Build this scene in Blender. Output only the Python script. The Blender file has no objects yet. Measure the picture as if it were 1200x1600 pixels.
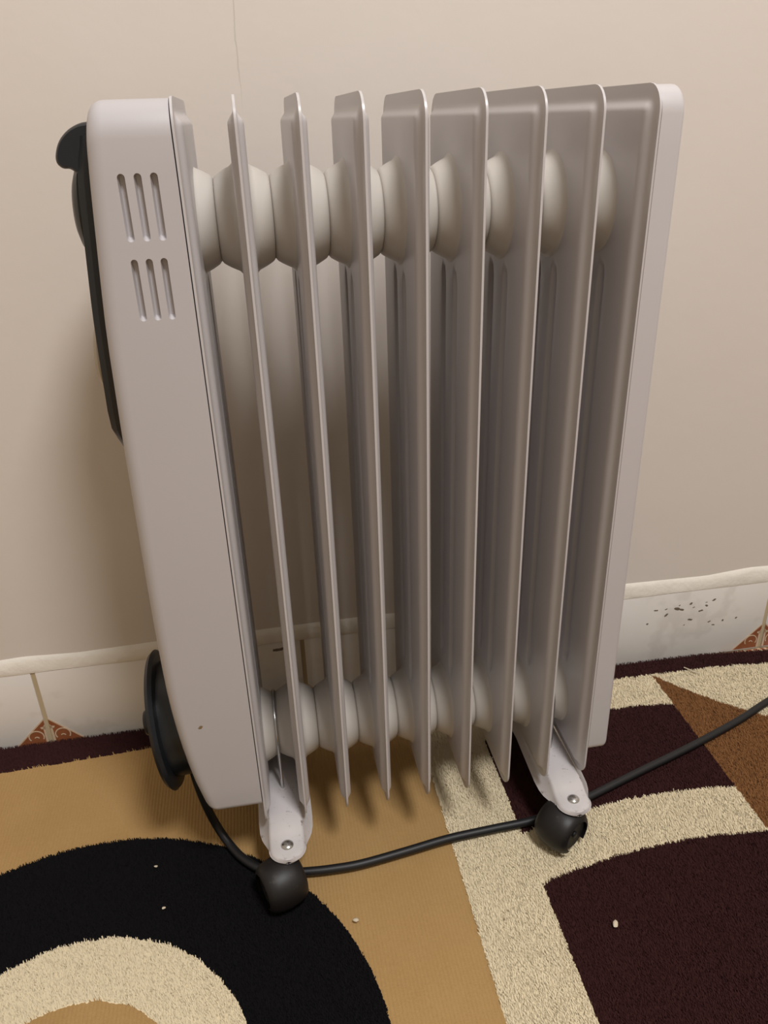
import bpy, bmesh, math, random
import numpy as np
from mathutils import Vector, Matrix

random.seed(7)
rng = np.random.default_rng(7)
scene = bpy.context.scene
COL = scene.collection

# ---------------------------------------------------------------- camera
cam_d = bpy.data.cameras.new('camera')
cam_d.sensor_fit = 'VERTICAL'
cam_d.sensor_height = 36.0
cam_d.lens = 1223.7 / 1600 * 36.0
cam_d.clip_start = 0.02
cam = bpy.data.objects.new('camera', cam_d)
COL.objects.link(cam)
R_ = Vector((0.98511, -0.16951, -0.02887)); U_ = Vector((0.10178, 0.43952, 0.89245)); W_ = Vector((0.13859, 0.8821, -0.45022))
cam.matrix_world = Matrix(((R_.x, U_.x, -W_.x, 0.03882), (R_.y, U_.y, -W_.y, -0.54474), (R_.z, U_.z, -W_.z, 0.65806), (0, 0, 0, 1)))
scene.camera = cam

# ---------------------------------------------------------------- light
world = bpy.data.worlds.new('world'); scene.world = world
world.use_nodes = True
bgn = world.node_tree.nodes['Background']
bgn.inputs['Color'].default_value = (1.0, 0.845, 0.66, 1)
bgn.inputs['Strength'].default_value = 0.43

lamp_d = bpy.data.lights.new('ceiling_bulb', 'POINT')
lamp_d.energy = 192
lamp_d.shadow_soft_size = 0.25
lamp_d.color = (1.0, 0.985, 0.985)
lamp = bpy.data.objects.new('ceiling_bulb', lamp_d)
lamp.location = (0.54, -1.06, 2.45)
COL.objects.link(lamp)

vs = scene.view_settings
vs.view_transform = 'Standard'; vs.look = 'None'; vs.gamma = 1.0; vs.use_curve_mapping = False
vs.exposure = -0.06

# ---------------------------------------------------------------- materials
def srgb(r, g, b):
    f = lambda c: c / 12.92 if c <= 0.04045 else ((c + 0.055) / 1.055) ** 2.4
    return (f(r / 255), f(g / 255), f(b / 255), 1)

class NT:
    """tiny expression helper around a node tree"""
    def __init__(s, name):
        s.m = bpy.data.materials.new(name); s.m.use_nodes = True
        s.t = s.m.node_tree; s.b = s.t.nodes['Principled BSDF']
    def node(s, typ, **kw):
        n = s.t.nodes.new(typ)
        for k, v in kw.items(): setattr(n, k, v)
        return n
    def set(s, sock, v):
        if isinstance(v, bpy.types.NodeSocket): s.t.links.new(v, sock)
        else: sock.default_value = v
    def math(s, op, a, b=0.0, c=0.0):
        n = s.node('ShaderNodeMath', operation=op)
        s.set(n.inputs[0], a); s.set(n.inputs[1], b); s.set(n.inputs[2], c)
        return n.outputs[0]
    def noise(s, vec, scale, detail=2.0, rough=0.5):
        n = s.node('ShaderNodeTexNoise')
        if vec is not None: s.t.links.new(vec, n.inputs['Vector'])
        n.inputs['Scale'].default_value = scale; n.inputs['Detail'].default_value = detail
        n.inputs['Roughness'].default_value = rough
        return n.outputs['Fac']
    def mix(s, fac, a, b):
        n = s.node('ShaderNodeMix', data_type='RGBA')
        s.set(n.inputs[0], fac); s.set(n.inputs[6], a); s.set(n.inputs[7], b)
        return n.outputs[2]
    def ramp(s, fac, lo, hi):
        n = s.node('ShaderNodeMapRange'); n.interpolation_type = 'SMOOTHSTEP'
        s.set(n.inputs[0], fac); n.inputs[1].default_value = lo; n.inputs[2].default_value = hi
        return n.outputs[0]
    def pos(s):
        return s.node('ShaderNodeTexCoord').outputs['Object']
    def xyz(s, v):
        n = s.node('ShaderNodeSeparateXYZ'); s.t.links.new(v, n.inputs[0]); return n.outputs
    def bump(s, h, strength, dist):
        n = s.node('ShaderNodeBump'); n.inputs['Strength'].default_value = strength
        n.inputs['Distance'].default_value = dist; s.t.links.new(h, n.inputs['Height'])
        s.t.links.new(n.outputs[0], s.b.inputs['Normal'])
    def fin(s, col, rough=0.5, metal=0.0, spec=None, coat=0.0):
        s.set(s.b.inputs['Base Color'], col); s.set(s.b.inputs['Roughness'], rough)
        s.b.inputs['Metallic'].default_value = metal
        if spec is not None: s.b.inputs['Specular IOR Level'].default_value = spec
        s.b.inputs['Coat Weight'].default_value = coat
        return s.m

def mat_paint(name, col, rough, var=0.03, coat=0.0, grime=0.0):
    n = NT(name); p = n.pos()
    f = n.noise(p, 9.0, 3)
    c2 = tuple(c * (1 - var * 2) for c in col[:3]) + (1,)
    c = n.mix(f, c2, col)
    if grime:
        g = n.ramp(n.noise(p, 160.0, 4, 0.7), 0.60, 0.74)
        c = n.mix(n.math('MULTIPLY', g, grime), c, srgb(96, 84, 72))
    n.bump(n.noise(p, 320.0, 2), 0.05, 0.0006)
    return n.fin(c, rough, coat=coat)

M = {}
M['enamel'] = mat_paint('grey_white_enamel', srgb(196, 192, 193), 0.33, 0.02)
M['box'] = mat_paint('grey_white_moulding', srgb(188, 184, 186), 0.42, 0.02)
M['neck'] = mat_paint('aged_white_enamel', srgb(198, 192, 184), 0.36, 0.04)
M['bracket'] = mat_paint('scuffed_white_enamel', srgb(202, 197, 197), 0.26, 0.02, grime=0.7)
M['black'] = mat_paint('blue_black_plastic', srgb(26, 30, 35), 0.36, 0.05)
M['rubber'] = mat_paint('black_rubber', srgb(22, 22, 25), 0.5, 0.08)
M['wheel'] = mat_paint('worn_black_plastic', srgb(25, 22, 22), 0.5, 0.15, grime=0.25)
M['dial'] = mat_paint('pale_plastic', srgb(190, 180, 165), 0.4)
n = NT('bright_steel'); n.bump(n.noise(n.pos(), 600, 2), 0.08, 0.0003)
M['steel'] = n.fin(srgb(205, 205, 205), 0.24, 1.0)

# wall plaster with an uneven trowelled skin and one hairline crack
n = NT('beige_wall_plaster'); p = n.pos(); o = n.xyz(p)
big = n.noise(p, 2.3, 4, 0.55); mid = n.noise(p, 14.0, 4, 0.6); fine = n.noise(p, 90.0, 3, 0.6)
c = n.mix(big, srgb(213, 204, 195), srgb(221, 213, 205))
scuff = n.ramp(n.noise(p, 26.0, 5, 0.75), 0.69, 0.80)
c = n.mix(n.math('MULTIPLY', scuff, 0.16), c, srgb(150, 130, 108))
wob = n.math('MULTIPLY', n.math('SUBTRACT', n.noise(p, 38.0, 3), 0.5), 0.007)
dx = n.math('ABSOLUTE', n.math('SUBTRACT', n.math('ADD', o[0], wob), 0.0475))
line = n.math('SUBTRACT', 1.0, n.ramp(dx, 0.0003, 0.0009))
line = n.math('MULTIPLY', line, n.ramp(o[2], 0.66, 0.71))
c = n.mix(n.math('MULTIPLY', line, 0.20), c, srgb(120, 104, 86))
h = n.math('ADD', n.math('ADD', n.math('MULTIPLY', mid, 0.6), n.math('MULTIPLY', fine, 0.14)), n.math('MULTIPLY', line, -0.4))
n.bump(h, 0.22, 0.004)
M['wall'] = n.fin(c, 0.58, spec=0.35)

n = NT('rough_white_plaster'); p = n.pos()
c = n.mix(n.noise(p, 22, 4, 0.65), srgb(220, 212, 200), srgb(236, 230, 220))
n.bump(n.noise(p, 55, 4, 0.6), 0.5, 0.003)
M['plaster'] = n.fin(c, 0.7)

n = NT('marbled_white_tile'); p = n.pos()
w = n.noise(p, 5.0, 5, 0.6)
v = n.math('ABSOLUTE', n.math('SUBTRACT', w, 0.5))
vein = n.math('SUBTRACT', 1.0, n.ramp(v, 0.0, 0.045))
c = n.mix(n.noise(p, 9.0, 3), srgb(222, 216, 210), srgb(234, 230, 225))
c = n.mix(n.math('MULTIPLY', vein, 0.20), c, srgb(165, 155, 145))
M['tile'] = n.fin(c, 0.32)
M['grout'] = mat_paint('beige_grout', srgb(196, 178, 146), 0.8, 0.1)
n = NT('russet_glaze'); p = n.pos()
M['russet'] = n.fin(n.mix(n.noise(p, 70, 3), srgb(128, 72, 44), srgb(160, 100, 66)), 0.4)
M['motif_cream'] = mat_paint('cream_glaze', srgb(214, 190, 162), 0.4, 0.08)
M['stain'] = mat_paint('dark_mould', srgb(128, 114, 98), 0.8, 0.2)
M['crumb'] = mat_paint('pale_crumb', srgb(214, 200, 176), 0.7, 0.1)

# ---- rug pattern: same formulas for the node material and for the pile in numpy
RX, RY = -0.165, -0.190
def build_rug_material(name, pile):
    n = NT(name)
    uvn = n.node('ShaderNodeUVMap'); uvn.uv_map = 'weave'
    o = n.xyz(uvn.outputs[0])
    nz1 = n.noise(uvn.outputs[0], 420.0, 1); nz2 = n.noise(uvn.outputs[0], 70.0, 2)
    cmb = n.node('ShaderNodeCombineXYZ'); n.set(cmb.inputs[0], n.math('ADD', o[0], 7.3)); n.set(cmb.inputs[1], n.math('ADD', o[1], 3.1))
    nz3 = n.noise(cmb.outputs[0], 420.0, 1); nz4 = n.noise(cmb.outputs[0], 70.0, 2)
    wob = lambda a, b: n.math('ADD', n.math('MULTIPLY', n.math('SUBTRACT', a, 0.5), 0.0032), n.math('MULTIPLY', n.math('SUBTRACT', b, 0.5), 0.0050))
    x = n.math('ADD', o[0], n.math('MULTIPLY', wob(nz1, nz2), 0.55)); y = n.math('ADD', o[1], wob(nz3, nz4))
    lt = lambda a, b: n.math('LESS_THAN', a, b)
    gt = lambda a, b: n.math('GREATER_THAN', a, b)
    AND = lambda a, b: n.math('MULTIPLY', a, b)
    OR = lambda a, b: n.math('MAXIMUM', a, b)
    # colours vary a little from tuft to tuft
    g = n.noise(uvn.outputs[0], 900.0, 1)
    g2 = n.noise(uvn.outputs[0], 16.0, 3, 0.6)
    g3 = n.noise(uvn.outputs[0], 230.0, 3, 0.7)
    def shade(lo, hi): return n.mix(n.math('ADD', n.math('ADD', n.math('MULTIPLY', g, 0.35), n.math('MULTIPLY', g3, 0.30)), n.math('MULTIPLY', g2, 0.35)), lo, hi)
    tan = shade(srgb(147, 114, 68), srgb(186, 153, 104))
    cream = shade(srgb(226, 209, 174), srgb(236, 221, 188))
    brown = shade(srgb(46, 24, 24), srgb(62, 34, 33))
    black = shade(srgb(10, 9, 11), srgb(20, 18, 20))
    rust = shade(srgb(116, 78, 46), srgb(138, 96, 60))
    r = n.math('SQRT', n.math('ADD', n.math('POWER', n.math('SUBTRACT', x, RX), 2.0), n.math('POWER', n.math('SUBTRACT', y, RY), 2.0)))
    left = n.mix(lt(r, 0.257), tan, black)
    left = n.mix(lt(r, 0.147), left, cream)
    left = n.mix(lt(r, 0.090), left, tan)
    dxa = n.math('SUBTRACT', x, 0.415)
    s = n.math('ADD', y, n.math('MULTIPLY', n.math('MULTIPLY', dxa, dxa), 0.85))
    k = n.math('FRACT', n.math('DIVIDE', n.math('ADD', s, 0.0445 + 10 * 0.1975), 0.1975))
    mid = n.mix(AND(lt(k, 0.309), gt(s, -0.15)), brown, cream)
    d = n.math('SUBTRACT', x, 0.503)
    yc = n.math('ADD', n.math('SUBTRACT', 0.205, n.math('MULTIPLY', d, 1.3)), n.math('MULTIPLY', n.math('MULTIPLY', d, d), 2.9))
    right = n.mix(gt(y, yc), rust, cream)
    c = n.mix(gt(x, 0.183), left, cream)
    c = n.mix(gt(x, 0.2565), c, mid)
    c = n.mix(gt(x, 0.503), c, right)
    c = n.mix(gt(y, 0.2055), c, brown)
    if not pile:
        rib = n.math('SINE', n.math('MULTIPLY', o[0], 2 * math.pi / 0.0034))
        n.bump(n.math('ADD', n.math('MULTIPLY', rib, 0.32), n.math('MULTIPLY', g, 0.9)), 0.5, 0.0010)
    else:
        geo = n.node('ShaderNodeNewGeometry')
        sc_ = n.node('ShaderNodeVectorMath', operation='SCALE'); n.t.links.new(geo.outputs['Normal'], sc_.inputs[0]); sc_.inputs['Scale'].default_value = 0.3
        ad = n.node('ShaderNodeVectorMath', operation='ADD'); n.t.links.new(sc_.outputs[0], ad.inputs[0]); ad.inputs[1].default_value = (0, 0, 1)
        no = n.node('ShaderNodeVectorMath', operation='NORMALIZE'); n.t.links.new(ad.outputs[0], no.inputs[0])
        n.t.links.new(no.outputs[0], n.b.inputs['Normal'])
    m = n.fin(c, 0.9, spec=0.08)
    n.b.inputs['Sheen Weight'].default_value = 0.03
    n.b.inputs['Sheen Roughness'].default_value = 0.6
    return m
M['rug'] = build_rug_material('woven_rug', False)
M['pile'] = build_rug_material('rug_pile', True)

# ---------------------------------------------------------------- mesh helpers
def link(name, verts, faces, mat, parent=None, smooth=None):
    me = bpy.data.meshes.new(name)
    me.from_pydata([tuple(v) for v in verts], [], faces)
    me.update()
    return obj(name, me, mat, parent, smooth)

def obj(name, me, mat, parent=None, smooth=None):
    o = bpy.data.objects.new(name, me)
    if mat and not me.materials: me.materials.append(M[mat])
    COL.objects.link(o)
    if parent: o.parent = parent
    if smooth is not None:
        bm = bmesh.new(); bm.from_mesh(me)
        bmesh.ops.recalc_face_normals(bm, faces=bm.faces)
        for f in bm.faces: f.smooth = True
        for e in bm.edges:
            if len(e.link_faces) == 2 and e.calc_face_angle(0) > math.radians(smooth): e.smooth = False
        bm.to_mesh(me); bm.free()
    return o

def box_mesh(name, lo, hi, mat, parent=None, bevel=0.0, seg=2):
    bm = bmesh.new()
    bmesh.ops.create_cube(bm, size=1)
    for v in bm.verts:
        v.co = Vector([lo[i] + (v.co[i] + 0.5) * (hi[i] - lo[i]) for i in range(3)])
    if bevel: bmesh.ops.bevel(bm, geom=bm.edges[:], offset=bevel, segments=seg, affect='EDGES', profile=0.5)
    me = bpy.data.meshes.new(name); bm.to_mesh(me); bm.free()
    return obj(name, me, mat, parent, 40)

def lathe(name, prof, mat, parent=None, seg=40, M4=Matrix.Identity(4), smooth=35, close=True):
    """prof: (axial, radius) along local Z"""
    V, F = [], []
    for a, r in prof:
        for i in range(seg):
            t = 2 * math.pi * i / seg
            V.append(M4 @ Vector((r * math.cos(t), r * math.sin(t), a)))
    for j in range(len(prof) - 1):
        for i in range(seg):
            k = (i + 1) % seg
            F.append((j * seg + i, j * seg + k, (j + 1) * seg + k, (j + 1) * seg + i))
    if close:
        F.append(tuple(range(seg))[::-1]); F.append(tuple((len(prof) - 1) * seg + i for i in range(seg)))
    return link(name, V, F, mat, parent, smooth)

def axis_matrix(loc, direction):
    return Matrix.Translation(loc) @ Vector(direction).to_track_quat('Z', 'Y').to_matrix().to_4x4()

def catmull(P, n=10):
    P = [Vector(p) for p in P]; Q = [P[0] * 2 - P[1]] + P + [P[-1] * 2 - P[-2]]
    out = []
    for i in range(1, len(Q) - 2):
        a, b, c, d = Q[i - 1:i + 3]
        for k in range(n):
            t = k / n
            out.append(0.5 * ((2 * b) + (c - a) * t + (2 * a - 5 * b + 4 * c - d) * t * t + (3 * b - a - 3 * c + d) * t ** 3))
    out.append(P[-1]); return out

def tube(name, pts, r, mat, parent=None, seg=12):
    V, F = [], []
    up = Vector((0, 0, 1)); prev = None
    for i, p in enumerate(pts):
        d = (pts[min(i + 1, len(pts) - 1)] - pts[max(i - 1, 0)]).normalized()
        if prev is None:
            u = d.orthogonal().normalized()
        else:
            u = (prev - d * prev.dot(d)).normalized()
        prev = u; v = d.cross(u)
        for k in range(seg):
            t = 2 * math.pi * k / seg
            V.append(p + (u * math.cos(t) + v * math.sin(t)) * r)
    for j in range(len(pts) - 1):
        for i in range(seg):
            k = (i + 1) % seg
            F.append((j * seg + i, j * seg + k, (j + 1) * seg + k, (j + 1) * seg + i))
    F.append(tuple(range(seg))[::-1]); F.append(tuple((len(pts) - 1) * seg + i for i in range(seg)))
    return link(name, V, F, mat, parent, 50)

def empty(name, loc=(0, 0, 0)):
    o = bpy.data.objects.new(name, None); o.empty_display_size = 0.05; o.location = loc
    COL.objects.link(o); return o

def tag(o, label, cat, group=None, kind=None):
    o['label'] = label; o['category'] = cat
    if group: o['group'] = group
    if kind: o['kind'] = kind

def structure(o, label, cat):
    tag(o, label, cat, kind='structure')

def interp(x, pts):
    return float(np.interp(x, [a for a, _ in pts], [b for _, b in pts]))

# ---------------------------------------------------------------- the setting
WALL_Y = 0.2405; TILE_Y = 0.2360; FLOOR_Z = -0.008
wall = box_mesh('wall_back', (-2.2, WALL_Y, FLOOR_Z), (2.6, WALL_Y + 0.12, 2.7), 'wall')
structure(wall, 'beige plastered wall with a hairline crack behind the heater', 'wall')

# rough plaster ledge on top of the skirting tiles: leans back, uneven
V, F = [], []
xs = np.arange(-2.2, 2.6001, 0.012)
prof = [(0.0990, TILE_Y + 0.004), (0.0995, TILE_Y - 0.0002), (0.1030, TILE_Y - 0.0006), (0.1120, TILE_Y + 0.0016), (0.1185, WALL_Y - 0.0004), (0.1195, WALL_Y + 0.002)]
w1 = np.interp(xs, np.arange(-2.3, 2.8, 0.06), rng.normal(0, 0.0018, 85)[:len(np.arange(-2.3, 2.8, 0.06))])
w2 = np.interp(xs, np.arange(-2.3, 2.8, 0.045), rng.normal(0, 0.0011, 120)[:len(np.arange(-2.3, 2.8, 0.045))])
for x, a, b in zip(xs, w1, w2):
    for i, (z, y) in enumerate(prof):
        V.append((x, y + (b * 0.6 if i in (2, 3) else 0), z + (a if i >= 3 else b * 0.6)))
m_ = len(prof)
for j in range(len(xs) - 1):
    for i in range(m_ - 1):
        F.append((j * m_ + i, j * m_ + i + 1, (j + 1) * m_ + i + 1, (j + 1) * m_ + i))
trim = link('trim_1', V, F, 'plaster', None, 60)
structure(trim, 'uneven strip of pale plaster running above the skirting tiles', 'trim')

base = box_mesh('baseboard_back', (-2.2, TILE_Y + 0.0012, FLOOR_Z), (2.6, WALL_Y, 0.0995), 'grout')
structure(base, 'skirting of marbled white tiles with russet corner motifs', 'baseboard')
JOINT0, PITCH = -0.2535, 0.310
tile_me = None; first = None

def flat_poly(name, pts, y, thick, mat, parent):
    """thin inlay standing on a vertical face; pts in (x, z)"""
    k = len(pts)
    V = [(x, y, z) for x, z in pts] + [(x, y + thick, z) for x, z in pts]
    F = [tuple(range(k)), tuple(range(k, 2 * k))[::-1]] + [(i, (i + 1) % k, k + (i + 1) % k, k + i) for i in range(k)]
    return link(name, V, F, mat, parent, 30)

def ring_strip(cx, cz, r, w, a0, a1, n=22):
    A = [(cx + (r + w) * math.cos(a0 + (a1 - a0) * i / n), cz + (r + w) * math.sin(a0 + (a1 - a0) * i / n)) for i in range(n + 1)]
    B = [(cx + r * math.cos(a0 + (a1 - a0) * i / n), cz + r * math.sin(a0 + (a1 - a0) * i / n)) for i in range(n + 1)]
    return A, B

def strip_mesh(name, strips, y, mat, parent):
    V, F = [], []
    for A, B in strips:
        s = len(V); k = len(A)
        V += [(x, y, z) for x, z in A] + [(x, y, z) for x, z in B]
        V += [(x, y + 0.0004, z) for x, z in A] + [(x, y + 0.0004, z) for x, z in B]
        for i in range(k - 1):
            F.append((s + i, s + i + 1, s + k + i + 1, s + k + i))
            F.append((s + i, s + i + 1, s + 2 * k + i + 1, s + 2 * k + i))
            F.append((s + k + i, s + k + i + 1, s + 3 * k + i + 1, s + 3 * k + i))
    return link(name, V, F, mat, parent)

tiles = {}
protos = None
for j in range(-3, 6):
    x0 = JOINT0 + j * PITCH
    if protos is None:
        t = box_mesh('tile', (0.0026, TILE_Y, FLOOR_Z), (PITCH - 0.0026, TILE_Y + 0.003, 0.0992), 'tile', base, 0.0006, 2)
        L = 0.036; zb = -0.0055
        kids = []
        for s, ox in ((1, 0.0027), (-1, PITCH - 0.0027)):
            edge = flat_poly('motif_edge', [(ox, zb), (ox + s * (L + 0.0022), zb), (ox, zb + L + 0.0016)], TILE_Y - 0.0002, 0.0004, 'motif_cream', t)
            tri = flat_poly('corner_motif', [(ox, zb), (ox + s * L, zb), (ox, zb + L - 0.0006)], TILE_Y - 0.0004, 0.0004, 'russet', t)
            a0, a1 = (-0.6, 3.7) if s > 0 else (-0.56, 3.74)
            st = [ring_strip(ox + s * 0.0125, 0.0065, 0.0078, 0.0014, a0, a1),
                  ring_strip(ox + s * 0.0125, 0.0035, 0.0020, 0.0012, 0.2, 2.6, 8),
                  ([(ox, 0.024), (ox, zb)], [(ox + s * 0.0024, 0.020), (ox + s * 0.0030, zb)]),
                  ([(ox, 0.0215), (ox, 0.0165)], [(ox + s * 0.0058, 0.0200), (ox + s * 0.0046, 0.0175)])]
            sc = strip_mesh('motif_scroll', st, TILE_Y - 0.0007, 'motif_cream', t)
            kids += [edge, tri, sc]
        protos = (t, kids); t.location.x = x0
    else:
        t = protos[0].copy(); COL.objects.link(t); t.parent = base; t.location.x = x0
        for k in protos[1]:
            c = k.copy(); COL.objects.link(c); c.parent = t
    tiles[j] = t

# mould spots on the tile right of the heater, one dark chip behind the first fins
def blob_mesh(name, spots, y, mat, parent, offx):
    V, F = [], []
    for (x, z, r, e) in spots:
        r *= 1.3
        s = len(V); k = 9
        ph = random.random() * 6
        V.append((x - offx, y - 0.0004, z))
        for i in range(k):
            t = 2 * math.pi * i / k
            rr = r * (0.75 + 0.3 * math.sin(2 * t + ph) + random.uniform(-0.12, 0.12))
            V.append((x - offx + rr * e * math.cos(t), y - 0.0001, z + rr * math.sin(t)))
        for i in range(k): F.append((s, s + 1 + i, s + 1 + (i + 1) % k))
    return link(name, V, F, mat, parent, 80)
sp = [(.5146, .0759, .0016, 1.6), (.5288, .0759, .0011, 1.5), (.5300, .0667, .0021, 1.3), (.5443, .0745, .0022, 2.6), (.5510, .0722, .0019, 1.6), (.547, .0793, .0009, 1.6),
      (.563, .080, .0014, 1.8), (.5676, .0734, .0009, 1.6), (.5787, .0668, .0019, 1.6), (.5856, .0738, .0015, 1.5), (.5848, .0790, .0009, 1.5), (.5952, .0815, .0014, 2.0),
      (.5652, .0546, .0021, 1.5), (.5938, .0473, .0014, 1.6), (.6003, .0412, .0013, 1.6), (.6132, .0466, .0013, 1.7), (.6324, .0479, .0012, 1.8), (.5050, .0560, .0010, 2.2), (.558, .047, .0008, 1.5)]
blob_mesh('mould_spots', sp, TILE_Y, 'stain', tiles[2], JOINT0 + 2 * PITCH)
blob_mesh('mould_spots', [(.0274, .0892, .0030, 1.7), (.0325, .0905, .0018, 1.8)], TILE_Y, 'stain', tiles[0], JOINT0)

# floor: grout bed with square tiles whose edge shows where the rug bows away from the wall
floor = box_mesh('floor', (-2.2, -2.4, FLOOR_Z - 0.06), (2.6, WALL_Y, FLOOR_Z - 0.0015), 'grout')
structure(floor, 'tiled floor showing in a sliver between rug and skirting', 'floor')
fproto = None
def floor_poly(name, pts, z, mat, parent):
    k = len(pts)
    V = [(x, y, z) for x, y in pts] + [(x, y, z - 0.0004) for x, y in pts]
    F = [tuple(range(k)), tuple(range(k, 2 * k))[::-1]] + [(i, (i + 1) % k, k + (i + 1) % k, k + i) for i in range(k)]
    return link(name, V, F, mat, parent, 30)
for r in range(2):
    for j in range(-3, 6):
        loc = (0.655 + (j - 3) * PITCH, TILE_Y - 0.001 - (r + 1) * PITCH, FLOOR_Z - 0.0015)
        if fproto is None:
            t = box_mesh('floor_tile', (0.002, 0.002, -0.004), (PITCH - 0.002, PITCH - 0.0005, 0.0015), 'tile', floor, 0.0005, 1)
            ks = []
            for s, ox in ((1, 0.0022), (-1, PITCH - 0.0022)):
                y1 = PITCH - 0.0008
                ks.append(floor_poly('corner_motif', [(ox, y1), (ox, y1 - 0.034), (ox + s * 0.034, y1)], 0.0018, 'russet', t))
                for q in range(3):
                    a = ox + s * (0.006 + q * 0.009)
                    ks.append(floor_poly('motif_scroll', [(a, y1 - 0.001), (a + s * 0.0035, y1 - 0.001), (a + s * 0.006, y1 - 0.006), (a + s * 0.002, y1 - 0.0075)], 0.0021, 'motif_cream', t))
            fproto = (t, ks); t.location = loc
        else:
            t = fproto[0].copy(); COL.objects.link(t); t.parent = floor; t.location = loc
            for k in fproto[1]:
                c = k.copy(); COL.objects.link(c); c.parent = t

# ---------------------------------------------------------------- rug
EDGE = [(-2.2, .2195), (-0.31, .2205), (-0.22, .2240), (-0.13, .2285), (0.1, .2320), (0.35, .2340), (0.47, .2340), (0.593, .2315), (0.68, .2225), (0.80, .2120), (1.1, .205), (2.6, .205)]
ex = np.array([a for a, _ in EDGE]); ey = np.array([b for _, b in EDGE])
def edge_y(x):
    return (np.interp(x - 0.03, ex, ey) + np.interp(x, ex, ey) + np.interp(x + 0.03, ex, ey)) / 3
GEO = [(a, 0.2338 if a < 0.47 else b) for a, b in EDGE]
gy_ = np.array([b for _, b in GEO])
def rug_edge(x):
    return (np.interp(x - 0.02, ex, gy_) + np.interp(x, ex, gy_) + np.interp(x + 0.02, ex, gy_)) / 3
def weave_v(x, y):
    t = np.clip((y - 0.06) / 0.13, 0, 1); t = t * t * (3 - 2 * t)
    return y + (0.234 - edge_y(x)) * t
rug = empty('rug', (0, 0, FLOOR_Z))
tag(rug, 'tan, cream, dark brown and black rug with rings and curved bands under the heater', 'rug')
gx = np.linspace(-1.7, 2.1, 191); gt_ = np.concatenate([np.linspace(0, 0.85, 60), np.linspace(0.86, 1.0, 15)])
V, UV = [], []
for x in gx:
    ye = float(rug_edge(x))
    for t in gt_:
        y = -2.0 + t * (ye - 0.001 + 2.0)
        V.append((x, y, 0.0050)); UV.append((x, float(weave_v(x, y))))
n1, n2 = len(gx), len(gt_)
F = [(i * n2 + j, (i + 1) * n2 + j, (i + 1) * n2 + j + 1, i * n2 + j + 1) for i in range(n1 - 1) for j in range(n2 - 1)]
top_n = len(V)
# rim down to the floor
rim = [i * n2 + n2 - 1 for i in range(n1)] + [(n1 - 1) * n2 + j for j in range(n2 - 2, -1, -1)] + [i * n2 for i in range(n1 - 2, -1, -1)] + [j for j in range(1, n2 - 1)]
for i in rim:
    V.append((V[i][0], V[i][1], 0.0)); UV.append(UV[i])
k = len(rim)
F += [(rim[i], rim[(i + 1) % k], top_n + (i + 1) % k, top_n + i) for i in range(k)]
backing = link('backing', V, F, 'rug', rug)
uvl = backing.data.uv_layers.new(name='weave')
li = np.zeros(len(backing.data.loops), dtype=np.int32); backing.data.loops.foreach_get('vertex_index', li)
uvl.data.foreach_set('uv', np.array(UV, dtype=np.float32)[li].ravel())

def is_tan(x, v):
    r = np.hypot(x - RX, v - RY)
    return (x < 0.183) & (v < 0.205) & ((r > 0.257) | (r < 0.090))
SPC = 0.0012
px, py = np.meshgrid(np.arange(-0.50, 0.95, SPC), np.arange(-0.36, 0.236, SPC))
px = px.ravel(); py = py.ravel()
px = px + rng.uniform(-0.45, 0.45, px.size) * SPC; py = py + rng.uniform(-0.45, 0.45, py.size) * SPC
keep = (py < rug_edge(px) + rng.uniform(-0.0015, 0.0008, px.size)) & ~is_tan(px, weave_v(px, py))
px, py = px[keep], py[keep]; N = px.size
pv = weave_v(px, py); tn = is_tan(px, pv)
h = np.where(tn, 0.0014, 0.0019) * rng.uniform(0.85, 1.12, N)
th = rng.uniform(0, 2 * np.pi, N); wd = np.where(tn, 0.0008, 0.00062)
lx = rng.normal(-0.0005, 0.0006, N); ly = rng.normal(0.0013, 0.0006, N)
lx = np.where(tn, lx * 0.5, lx); ly = np.where(tn, ly * 0.5, ly)
z0 = 0.0049  # root height above the rug origin
cx, sy = np.cos(th) * wd, np.sin(th) * wd
co = np.zeros((N, 4, 3), dtype=np.float32)
co[:, 0] = np.stack([px - cx, py - sy, np.full(N, z0)], 1)
co[:, 1] = np.stack([px + cx, py + sy, np.full(N, z0)], 1)
co[:, 2] = np.stack([px + cx * 0.6 + lx, py + sy * 0.6 + ly, z0 + h], 1)
co[:, 3] = np.stack([px - cx * 0.6 + lx, py - sy * 0.6 + ly, z0 + h], 1)
me = bpy.data.meshes.new('pile')
me.vertices.add(N * 4); me.vertices.foreach_set('co', co.ravel())
me.loops.add(N * 4); me.loops.foreach_set('vertex_index', np.arange(N * 4, dtype=np.int32))
me.polygons.add(N); me.polygons.foreach_set('loop_start', np.arange(0, N * 4, 4, dtype=np.int32))
me.update(calc_edges=True)
u = me.uv_layers.new(name='weave')
u.data.foreach_set('uv', np.repeat(np.stack([px, pv], 1), 4, axis=0).astype(np.float32).ravel())
pile = obj('pile', me, 'pile', rug); pile['kind'] = 'stuff'

# ---------------------------------------------------------------- oil heater
heater = empty('oil_radiator', (0.16, 0.0795, 0.0))
tag(heater, 'grey-white oil-filled radiator with nine upright fins on black casters', 'heater')
ROOT = Matrix.Translation((-0.16, -0.0795, 0.0))
def at_root(o):
    """part built in world coordinates: hang it under the heater without moving it"""
    o.parent = heater; o.matrix_parent_inverse = ROOT; return o

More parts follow.
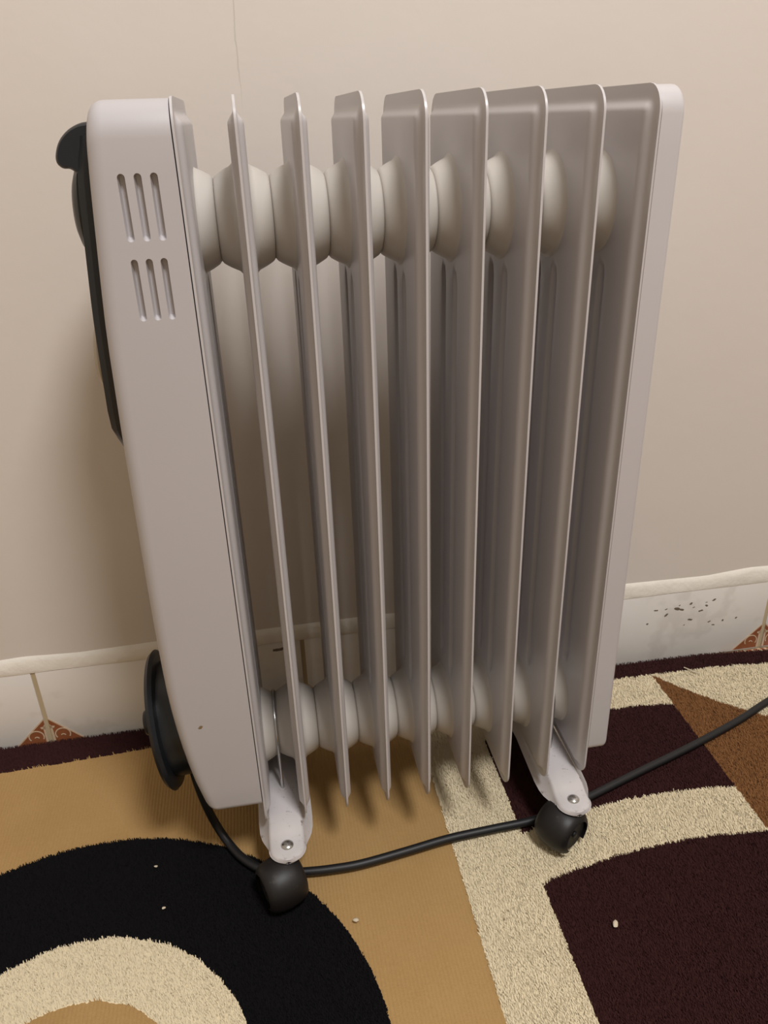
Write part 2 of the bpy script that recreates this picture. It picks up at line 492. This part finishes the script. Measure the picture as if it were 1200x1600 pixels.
D = 0.159; Z0, Z1 = 0.0555, 0.6735; YC = D / 2
ZU, ZL = 0.5935, 0.1145
def corner_inset(z):
    RT, RB = 0.018, 0.021
    if z > Z1 - RT: return RT - math.sqrt(max(0, RT * RT - (z - (Z1 - RT)) ** 2))
    if z < Z0 + RB: return RB - math.sqrt(max(0, RB * RB - (z - (Z0 + RB)) ** 2))
    return 0.0
def sd_round(y, z):
    R = 0.020; a = abs(y - YC) - (D / 2 - R); b = abs(z - (Z0 + Z1) / 2) - ((Z1 - Z0) / 2 - R)
    return -(min(max(a, b), 0) + math.hypot(max(a, 0), max(b, 0)) - R)
def sstep(a, b, x):
    t = min(1, max(0, (x - a) / (b - a))); return t * t * (3 - 2 * t)
def fin_h(y, z):
    d = sd_round(y, z)
    ds = min(y, D - y); dt = min(z - Z0, Z1 - z)
    h = 0.0008 + 0.0044 * sstep(0.0015, 0.0165, ds) * sstep(0.0080, 0.0165, dt) * sstep(0.0030, 0.0120, d)
    for gy in (0.0585, 0.0945):
        zz = min(max(z, 0.175), 0.540)
        g = math.hypot(y - gy, (z - zz) * 0.55)
        h -= 0.0034 * (1 - sstep(0.0032, 0.0075, g))
    return max(h, 0.0008)
ycols = sorted(set([round(v, 5) for v in
    [0, .003, .006, .008, .0095, .011, .0125, .014, .0155, .017, .020, .027, .036, .045, .0795] +
    [g + dd for g in (0.0585, 0.0945) for dd in (-.008, -.0066, -.0054, -.0042, -.003, 0, .003, .0042, .0054, .0066, .008)] +
    [D - v for v in (0, .003, .006, .008, .0095, .011, .0125, .014, .0155, .017, .020, .027, .036, .045)]]))
zrows = sorted(set([round(v, 5) for v in
    [Z0 + v for v in (0, .0006, .002, .004, .006, .008, .0095, .011, .0125, .014, .0155, .017, .021, .03)] +
    [Z1 - v for v in (0, .0006, .002, .004, .006, .008, .0095, .011, .0125, .014, .0155, .017, .021, .03)] +
    [.10, .125, .15, .158, .161, .164, .167, .170, .175, .25, .32, .40, .47, .540, .545, .548, .551, .554, .557, .562, .59, .62]]))
V, F = [], []
ny, nz = len(ycols), len(zrows)
for s in (-1, 1):
    for z in zrows:
        ins = corner_inset(z)
        for yc in ycols:
            y = YC + (yc - YC) * (D / 2 - ins) / (D / 2) if ins else yc
            V.append((s * fin_h(y, z), y, z))
half = ny * nz
for j in range(nz - 1):
    for i in range(ny - 1):
        a = j * ny + i
        F.append((a, a + ny, a + ny + 1, a + 1)); F.append((half + a, half + a + 1, half + a + ny + 1, half + a + ny))
ringi = [i for i in range(ny)] + [j * ny + ny - 1 for j in range(1, nz)] + [(nz - 1) * ny + i for i in range(ny - 2, -1, -1)] + [j * ny for j in range(nz - 2, 0, -1)]
for a, b in zip(ringi, ringi[1:] + ringi[:1]): F.append((a, b, half + b, half + a))
fin0 = link('fin', V, F, 'enamel', None, 50)
fin_me = fin0.data

def neck_mesh(zc):
    P = []
    for i in range(49):
        x = -0.0199 + 0.0398 * i / 48
        q = abs(x) / 0.0199
        r = 0.0296 + 0.0085 * (1 - q ** 1.6)
        if q > 0.93: r -= 0.0010 * (q - 0.93) / 0.07
        if abs(x) < 0.0085: r += 0.0030 * ((0.0085 - abs(x)) / 0.0040) ** 2
        P.append((x, r))
    Mx = Matrix.Translation((0, YC, zc)) @ Matrix.Rotation(math.pi / 2, 4, 'Y')
    o = lathe('oil_neck', P, 'neck', None, 56, Mx, 50)
    return o
nu, nl = neck_mesh(ZU), neck_mesh(ZL)
fins = []
for i in range(9):
    if i == 0: f, a, b = fin0, nu, nl
    else:
        f, a, b = fin0.copy(), nu.copy(), nl.copy()
        for o in (f, a, b): COL.objects.link(o)
    x = 0.0022 if i == 0 else (0.3192 if i == 8 else i * 0.04)
    f.location = (x - 0.16, -YC, 0); f.parent = heater
    for o in (a, b): o.parent = f; o.location = (0.04 * i - x, 0, 0)
    fins.append(f)

# ---- control box at the left end
XL = [(0.0850, -.0480), (0.1006, -.0530), (0.1336, -.0590), (0.17, -.0635), (0.2195, -.0668), (0.28, -.0668), (0.346, -.0658), (0.457, -.0634), (0.535, -.0608), (0.584, -.0570), (0.636, -.0528), (0.672, -.0490)]
def xl(z):
    return (interp(z - .015, XL) + interp(z, XL) + interp(z + .015, XL)) / 3
def rr_outline(y0, y1, z0, z1, rt, rb, n=8, nz_=26, ny_=6):
    pts = []
    def arc(cy, cz, r, a0):
        for i in range(n + 1):
            a = a0 + math.pi / 2 * i / n; pts.append((cy + r * math.cos(a), cz + r * math.sin(a)))
    arc(y1 - rt, z1 - rt, rt, 0)                     # back top
    arc(y0 + rt, z1 - rt, rt, math.pi / 2)           # front top
    for i in range(1, nz_): pts.append((y0, z1 - rt + (z0 + rb - z1 + rt) * i / nz_))
    arc(y0 + rb, z0 + rb, rb, math.pi)
    arc(y1 - rb, z0 + rb, rb, 1.5 * math.pi)
    for i in range(1, nz_): pts.append((y1, z0 + rb + (z1 - rt - z0 - rb) * i / nz_))
    return pts
def cover_mesh(name, y0, y1, z0, z1, rt, rb, xin, xout, fil, mat):
    """shell closed towards +-x; xin: x of the open side, xout(z): outer face"""
    O = rr_outline(y0, y1, z0, z1, rt, rb)
    rings = []
    sgn = -1 if xout((z0 + z1) / 2) < xin else 1
    def ring(inset, back):
        r = []
        for (y, z) in O:
            oy, oz = (y0 + y1) / 2, min(max(z, z0 + rt), z1 - rt)
            yy = min(max(y, y0 + inset), y1 - inset)
            # pull towards the inside along both axes
            hw = (y1 - y0) / 2; cy = (y0 + y1) / 2; hz = (z1 - z0) / 2; cz = (z0 + z1) / 2
            yy = cy + (y - cy) * (hw - inset) / hw; zz = cz + (z - cz) * (hz - inset) / hz
            r.append((xout(zz) - sgn * back, yy, zz))
        return r
    rings.append([(xin, y, z) for y, z in O])
    rings.append(ring(0, fil))
    for i in range(1, 7):
        a = math.pi / 2 * i / 6
        rings.append(ring(fil * (1 - math.cos(a)), fil * (1 - math.sin(a))))
    for ins in (0.022, 0.04, 0.06, 0.074, 0.0796):
        rings.append(ring(ins, -0.0))
    k = len(O); V = [p for r in rings for p in r]
    F = [(j * k + i, j * k + (i + 1) % k, (j + 1) * k + (i + 1) % k, (j + 1) * k + i) for j in range(len(rings) - 1) for i in range(k)]
    F.append(tuple(range(k))[::-1]); F.append(tuple((len(rings) - 1) * k + i for i in range(k)))
    return link(name, V, F, mat, None, 35)
cbox = cover_mesh('control_box', -0.0006, D + 0.0006, 0.0855, 0.6725, 0.022, 0.008, 0.0006, xl, 0.0105, 'box')

# louvre slots pressed into the front of the box
cut_V, cut_F = [], []
def slot(cx, z0, z1, w):
    n = 8; P = []; r = w / 2
    for i in range(n + 1): a = math.pi * i / n; P.append((cx + r * math.cos(a), z1 - r + r * math.sin(a)))
    for i in range(n + 1): a = math.pi + math.pi * i / n; P.append((cx + r * math.cos(a), z0 + r + r * math.sin(a)))
    k = len(P); s = len(cut_V)
    for yv, sc in ((-0.004, 1.0), (0.0002, 1.0), (0.0042, 0.62)):
        for (x, z) in P:
            cz = min(max(z, z0 + r), z1 - r)
            cut_V.append((cx + (x - cx) * sc, yv, z - (z - cz) * (1 - sc) + (0.0016 if (sc < 1 and z < (z0 + z1) / 2) else 0)))
    for j in range(2):
        for i in range(k): cut_F.append((s + j * k + i, s + j * k + (i + 1) % k, s + (j + 1) * k + (i + 1) % k, s + (j + 1) * k + i))
    cut_F.append(tuple(s + i for i in range(k))[::-1]); cut_F.append(tuple(s + 2 * k + i for i in range(k)))
for cx in (-0.0332, -0.0232, -0.0133):
    slot(cx, 0.5912, 0.6315, 0.0047); 
for cx in (-0.0336, -0.0242, -0.0148):
    slot(cx, 0.5408, 0.5806, 0.0045)
cutter = link('cutter', cut_V, cut_F, None, None, 180)
mod = cbox.modifiers.new('cut', 'BOOLEAN'); mod.operation = 'DIFFERENCE'; mod.object = cutter; mod.solver = 'EXACT'
dg = bpy.context.evaluated_depsgraph_get()
new_me = bpy.data.meshes.new_from_object(cbox.evaluated_get(dg))
cbox.modifiers.clear(); old = cbox.data; cbox.data = new_me; new_me.name = 'control_box'
bpy.data.objects.remove(cutter); bpy.data.meshes.remove(old)
new_me.materials.clear(); new_me.materials.append(M['box'])
bm = bmesh.new(); bm.from_mesh(new_me)
for f in bm.faces: f.smooth = True; f.material_index = 0
for e in bm.edges: e.smooth = not (len(e.link_faces) == 2 and e.calc_face_angle(0) > math.radians(28))
bm.to_mesh(new_me); bm.free()
at_root(cbox)
M['chip'] = mat_paint('brown_chip', srgb(132, 112, 84), 0.7)
chip = blob_mesh('paint_chip', [(-0.0430, 0.1899, 0.0015, 1.6)], -0.0006, 'chip', None, 0); chip.parent = cbox

# ---- end cover at the right end
ec = cover_mesh('end_cover', -0.0006, D + 0.0006, 0.0925, 0.6725, 0.018, 0.009, 0.3200, lambda z: 0.3375 + (0.67 - z) * 0.0045, 0.0045, 'enamel')
at_root(ec)

# ---- black control panel on the box's outer face
def side_panel(name, y0, y1, zs, off, inner, mat, bev):
    """slab that follows the curved outer face; zs list of z, off(z) thickness"""
    prof_y = [(y0, 0.0), (y0, 0.7), (y0 + bev, 1.0), (y1 - bev, 1.0), (y1, 0.7), (y1, 0.0)]
    V, F = [], []
    for z in zs:
        for (y, q) in prof_y: V.append((xl(z) + inner - (off(z) + inner) * q, y, z))
    m = len(prof_y)
    for j in range(len(zs) - 1):
        for i in range(m - 1): F.append((j * m + i, j * m + i + 1, (j + 1) * m + i + 1, (j + 1) * m + i))
        F.append((j * m + m - 1, j * m, (j + 1) * m, (j + 1) * m + m - 1))
    F.append(tuple(range(m))[::-1]); F.append(tuple((len(zs) - 1) * m + i for i in range(m)))
    return link(name, V, F, mat, None, 40)
zs = [0.440, 0.443, 0.448, 0.456] + list(np.linspace(0.47, 0.64, 14)) + [0.648, 0.653]
def poff(z): return 0.0118 * min(sstep(0.430, 0.462, z) * 0.85 + 0.15, sstep(0.670, 0.650, z) * 0.5 + 0.5) if z < 0.462 else 0.0118 - 0.004 * sstep(0.630, 0.655, z)
panel = side_panel('control_panel', 0.030, 0.129, zs, poff, 0.004, 'black', 0.004)
at_root(panel)
# hooked grip along the panel's head
hp = [(v.x, v.y) for v in catmull([(-.0520, .6610, 0), (-.0585, .6600, 0), (-.0660, .6565, 0), (-.0725, .6505, 0), (-.0762, .6430, 0), (-.0766, .6375, 0), (-.0735, .6342, 0), (-.0690, .6336, 0), (-.0655, .6310, 0)], 4)] + [(-.0520, .6290)]
V, F = [], []
ysl = [(0.0335, 0.86), (0.0350, 0.95), (0.038, 1.0), (0.121, 1.0), (0.124, 0.95), (0.1255, 0.86)]
for y, q in ysl:
    for x, z in hp: V.append((-0.062 + (x + 0.062) * q, y, 0.645 + (z - 0.645) * q))
m = len(hp)
for j in range(len(ysl) - 1):
    for i in range(m): F.append((j * m + i, j * m + (i + 1) % m, (j + 1) * m + (i + 1) % m, (j + 1) * m + i))
F.append(tuple(range(m))[::-1]); F.append(tuple((len(ysl) - 1) * m + i for i in range(m)))
grip = link('grip', V, F, 'black', panel, 40)
knob = lathe('dial', [(0, 0.031), (0.003, 0.0305), (0.006, 0.027), (0.0085, 0.020), (0.0095, 0.010), (0.0098, 0.001)], 'black', panel, 40, axis_matrix((-0.0680, 0.0795, 0.606), (-1, 0, 0.06)))
dial2 = lathe('dial', [(0, 0.0250), (0.010, 0.0245), (0.0125, 0.022), (0.0135, 0.012), (0.0137, 0.001)], 'dial', panel, 40, axis_matrix((-0.0690, 0.0795, 0.500), (-1, 0, 0.04)))
dial2['label'] = 'pale round thermostat dial'

# ---- cord spool disc low on the box
ax = Vector((-1, 0, -0.10)).normalized(); c0 = Vector((-0.0855, 0.0795, 0.138))
spool = lathe('cord_spool', [(-0.0042, 0.001), (-0.0042, 0.060), (-0.0034, 0.0655), (0.0, 0.0682), (0.0034, 0.0655), (0.0042, 0.060), (0.0042, 0.001)], 'black', None, 64, axis_matrix(c0, ax))
at_root(spool)
sp_neck = lathe('spool_neck', [(0, 0.056), (0.018, 0.056)], 'black', spool, 32, axis_matrix(c0 - ax * 0.021, ax))
hub = lathe('hub', [(0, 0.0135), (0.013, 0.0135), (0.016, 0.0115), (0.0170, 0.007)], 'black', spool, 32, axis_matrix(c0 + ax * 0.004, ax))

# ---- feet
def make_bracket(xc):
    # stations from the tip to the middle, mirrored behind
    st = []   # (distance from middle, top half width, top z, wing half width, wing z)
    mid = YC; tip = 0.1150; rw = 0.0163
    st2 = []
    for i in range(9):
        a = math.pi / 2 * i / 8
        yy = tip - rw + rw * math.cos(a); w_ = max(rw * math.sin(a), 0.0015)
        st2.append((yy, w_, 0.0508, w_ + 0.0012, 0.0472))
    st2 += [(0.095, 0.0164, 0.0510, 0.0178, 0.0440), (0.090, 0.0164, 0.0516, 0.0196, 0.0425), (0.085, 0.0163, 0.0536, 0.0218, 0.0418),
            (0.080, 0.0162, 0.0556, 0.0238, 0.0415), (0.072, 0.0161, 0.0566, 0.0255, 0.0415), (0.060, 0.0160, 0.0568, 0.0262, 0.0415), (0.040, 0.0160, 0.0568, 0.0262, 0.0430), (0.0, 0.0160, 0.0568, 0.0255, 0.0445)]
    full = st2 + [(-a, b, c, d, e) for (a, b, c, d, e) in st2[-2::-1]]
    V, F = [], []
    for (dd, w1, z1, w2, z2) in full:
        y = mid - dd
        e = min(0.0022, w1 * 0.4)
        sec = [(-w2, z2), (-w1 - 0.0006, z1 - 0.0042), (-w1, z1 - 0.0020), (-w1 + e, z1), (0, z1 + 0.0003), (w1 - e, z1), (w1, z1 - 0.0020), (w1 + 0.0006, z1 - 0.0042), (w2, z2),
               (w2 - 0.0012, z2 - 0.0006), (w1 - 0.001, z1 - 0.0052), (0, z1 - 0.0024), (-w1 + 0.001, z1 - 0.0052), (-w2 + 0.0012, z2 - 0.0006)]
        for (x, z) in sec: V.append((x, y, z))
    m = 14
    for j in range(len(full) - 1):
        for i in range(m): F.append((j * m + i, j * m + (i + 1) % m, (j + 1) * m + (i + 1) % m, (j + 1) * m + i))
    F.append(tuple(range(m))[::-1]); F.append(tuple((len(full) - 1) * m + i for i in range(m)))
    o = link('foot_bracket', V, F, 'bracket', heater, 50)
    o.location = (xc - 0.16, -YC, 0)
    for yr in (-0.0185, 2 * YC + 0.0185):
        lathe('rivet', [(0, 0.0060), (0.0006, 0.0060), (0.0016, 0.0052), (0.0025, 0.0036), (0.0030, 0.0016), (0.0031, 0.0003)], 'steel', o, 24, axis_matrix((0, yr, 0.0508), (0, 0, 1)), 60)
    # u-bolt over the oil neck
    rr = 0.0320; P = [Vector((0, YC - rr, 0.050))] + [Vector((0, YC - rr, z)) for z in np.linspace(0.056, ZL, 5)]
    P += [Vector((0, YC - rr * math.cos(a), ZL + rr * math.sin(a))) for a in np.linspace(0.15, math.pi - 0.15, 17)]
    P += [Vector((0, YC + rr, z)) for z in np.linspace(ZL, 0.050, 5)]
    tube('u_bolt', P, 0.0017, 'steel', o, 10)
    for yr in (YC - rr, YC + rr):
        lathe('washer', [(0, 0.0042), (0.0006, 0.0042), (0.0006, 0.0020)], 'bracket', o, 20, axis_matrix((0, yr, 0.0570), (0, 0, 1)))
    return o
make_bracket(0.0195); make_bracket(0.3015)

def make_caster(x, y, ang):
    """ball-like twin caster; ang: heading of its axle in the floor plane"""
    c = empty('caster', (x - 0.16, y - YC, 0)); c.parent = heater
    c.rotation_euler = (0, 0, ang)
    R = 0.0212
    for s in (-1, 1):
        lathe('wheel', [(0.0015, R * 0.5), (0.0015, R - 0.001), (0.0035, R), (0.0080, R), (0.0130, R - 0.0022), (0.0162, R - 0.0062), (0.0158, R - 0.0082), (0.0155, 0.004)], 'wheel', c, 40, axis_matrix((0, 0, R), (s, 0, 0)))
        lathe('axle_cap', [(0, 0.0034), (0.0014, 0.0032), (0.0018, 0.0014)], 'rubber', c, 16, axis_matrix((s * 0.0160, 0, R), (s, 0, 0)))
    # hood: part-cylinder over the top and back of both wheels
    V, F = [], []
    prof = [(-0.0195, 0.0160), (-0.0182, 0.0192), (-0.0150, 0.0219), (-0.0085, 0.0238), (0, 0.0246), (0.0085, 0.0238), (0.0150, 0.0219), (0.0182, 0.0192), (0.0195, 0.0160), (0.0170, 0.0175), (0, 0.0218), (-0.0170, 0.0175)]
    na = 26
    for i in range(na + 1):
        a = math.radians(-48) + math.radians(276) * i / na
        for (px_, r) in prof: V.append((px_, -r * math.cos(a), R + r * math.sin(a)))
    m = len(prof)
    for j in range(na):
        for i in range(m): F.append((j * m + i, j * m + (i + 1) % m, (j + 1) * m + (i + 1) % m, (j + 1) * m + i))
    F.append(tuple(range(m))[::-1]); F.append(tuple(na * m + i for i in range(m)))
    link('hood', V, F, 'wheel', c, 40)
    return c
def add_stem(c, dx, dy):
    lathe('stem', [(0, 0.0075), (0.004, 0.0075), (0.0045, 0.0045), (0.0085, 0.0045)], 'wheel', c, 20, axis_matrix((dx, dy, 0.0415), (0, 0, 1)))
def caster_at(xp, yp, ang, trail):
    """pivot under the rivet at (xp, yp); the wheel trails sideways of the pivot"""
    x, y = xp + trail[0], yp + trail[1]
    c = make_caster(x, y, ang)
    l = Matrix.Rotation(-ang, 2) @ Vector((-trail[0], -trail[1]))
    add_stem(c, l.x, l.y)
caster_at(0.0195, -0.0185, math.radians(202), (-0.0085, -0.0150))
caster_at(0.3015, -0.0185, math.radians(-58), (-0.0115, -0.0030))
caster_at(0.0195, 2 * YC + 0.0185, math.radians(20), (0.006, 0.004))
caster_at(0.3015, 2 * YC + 0.0185, math.radians(-20), (-0.008, 0.004))

# ---- mains cord: out of the box's foot, along the rug, away to the right
rc = 0.0042; zc = rc + 0.0002
cp = [(-.0660, .062, .130), (-.0655, .056, .105), (-.0630, .051, .078), (-.0580, .050, .045), (-.0510, .0480, .018), (-.0400, .0350, zc), (-.0260, .0140, zc), (-.0080, -.0020, zc), (.0140, -.0100, zc), (.0380, -.0135, zc), (.0620, -.0150, zc), (.0900, -.0145, zc),
      (.135, -.0085, zc), (.179, -.0020, zc), (.225, .0010, zc), (.270, .0035, zc), (.306, .0110, zc), (.343, .0230, zc), (.4086, .0450, zc), (.455, .0600, zc), (.503, .0765, zc), (.560, .0980, zc), (.6135, .1215, zc), (.70, .155, zc), (.82, .180, zc), (1.0, .190, zc), (1.3, .18, zc)]
cord = tube('power_cord', catmull(cp, 8), rc, 'rubber', None, 14); at_root(cord)
cord['label'] = 'black mains cord lying across the rug'

# ---------------------------------------------------------------- crumbs and a thread on the rug
def crumb(x, y, r, label, cat='crumb', mat='crumb'):
    bm = bmesh.new(); bmesh.ops.create_icosphere(bm, subdivisions=2, radius=1)
    for v in bm.verts: v.co = Vector((v.co.x * r * 1.25, v.co.y * r * 0.85, v.co.z * r * 0.5)) * random.uniform(0.82, 1.12)
    me = bpy.data.meshes.new('crumb'); bm.to_mesh(me); bm.free()
    o = obj('crumb', me, mat, None, 60); o.location = (x, y, 0.0002 + r * 0.3); o.rotation_euler = (0.1, 0, random.uniform(0, 3))
    tag(o, label, cat)
crumb(.3052, -.1192, .0030, 'pale crumb on the dark brown panel of the rug')
crumb(-.1123, .0249, .0015, 'tiny white crumb near the top edge of the black ring')
crumb(-.1011, -.0240, .0015, 'tiny white crumb in the middle of the black ring')
crumb(.0750, -.0708, .0024, 'cream crumb on tan weave right of the black ring')
th_p = catmull([(.5490, .2068, .0010), (.5535, .2005, .0014), (.5570, .1960, .0010), (.5625, .1900, .0012)], 6)
thr = tube('thread', th_p, 0.0007, 'crumb', None, 6)
tag(thr, 'short white thread lying on the dark brown rug border', 'thread')
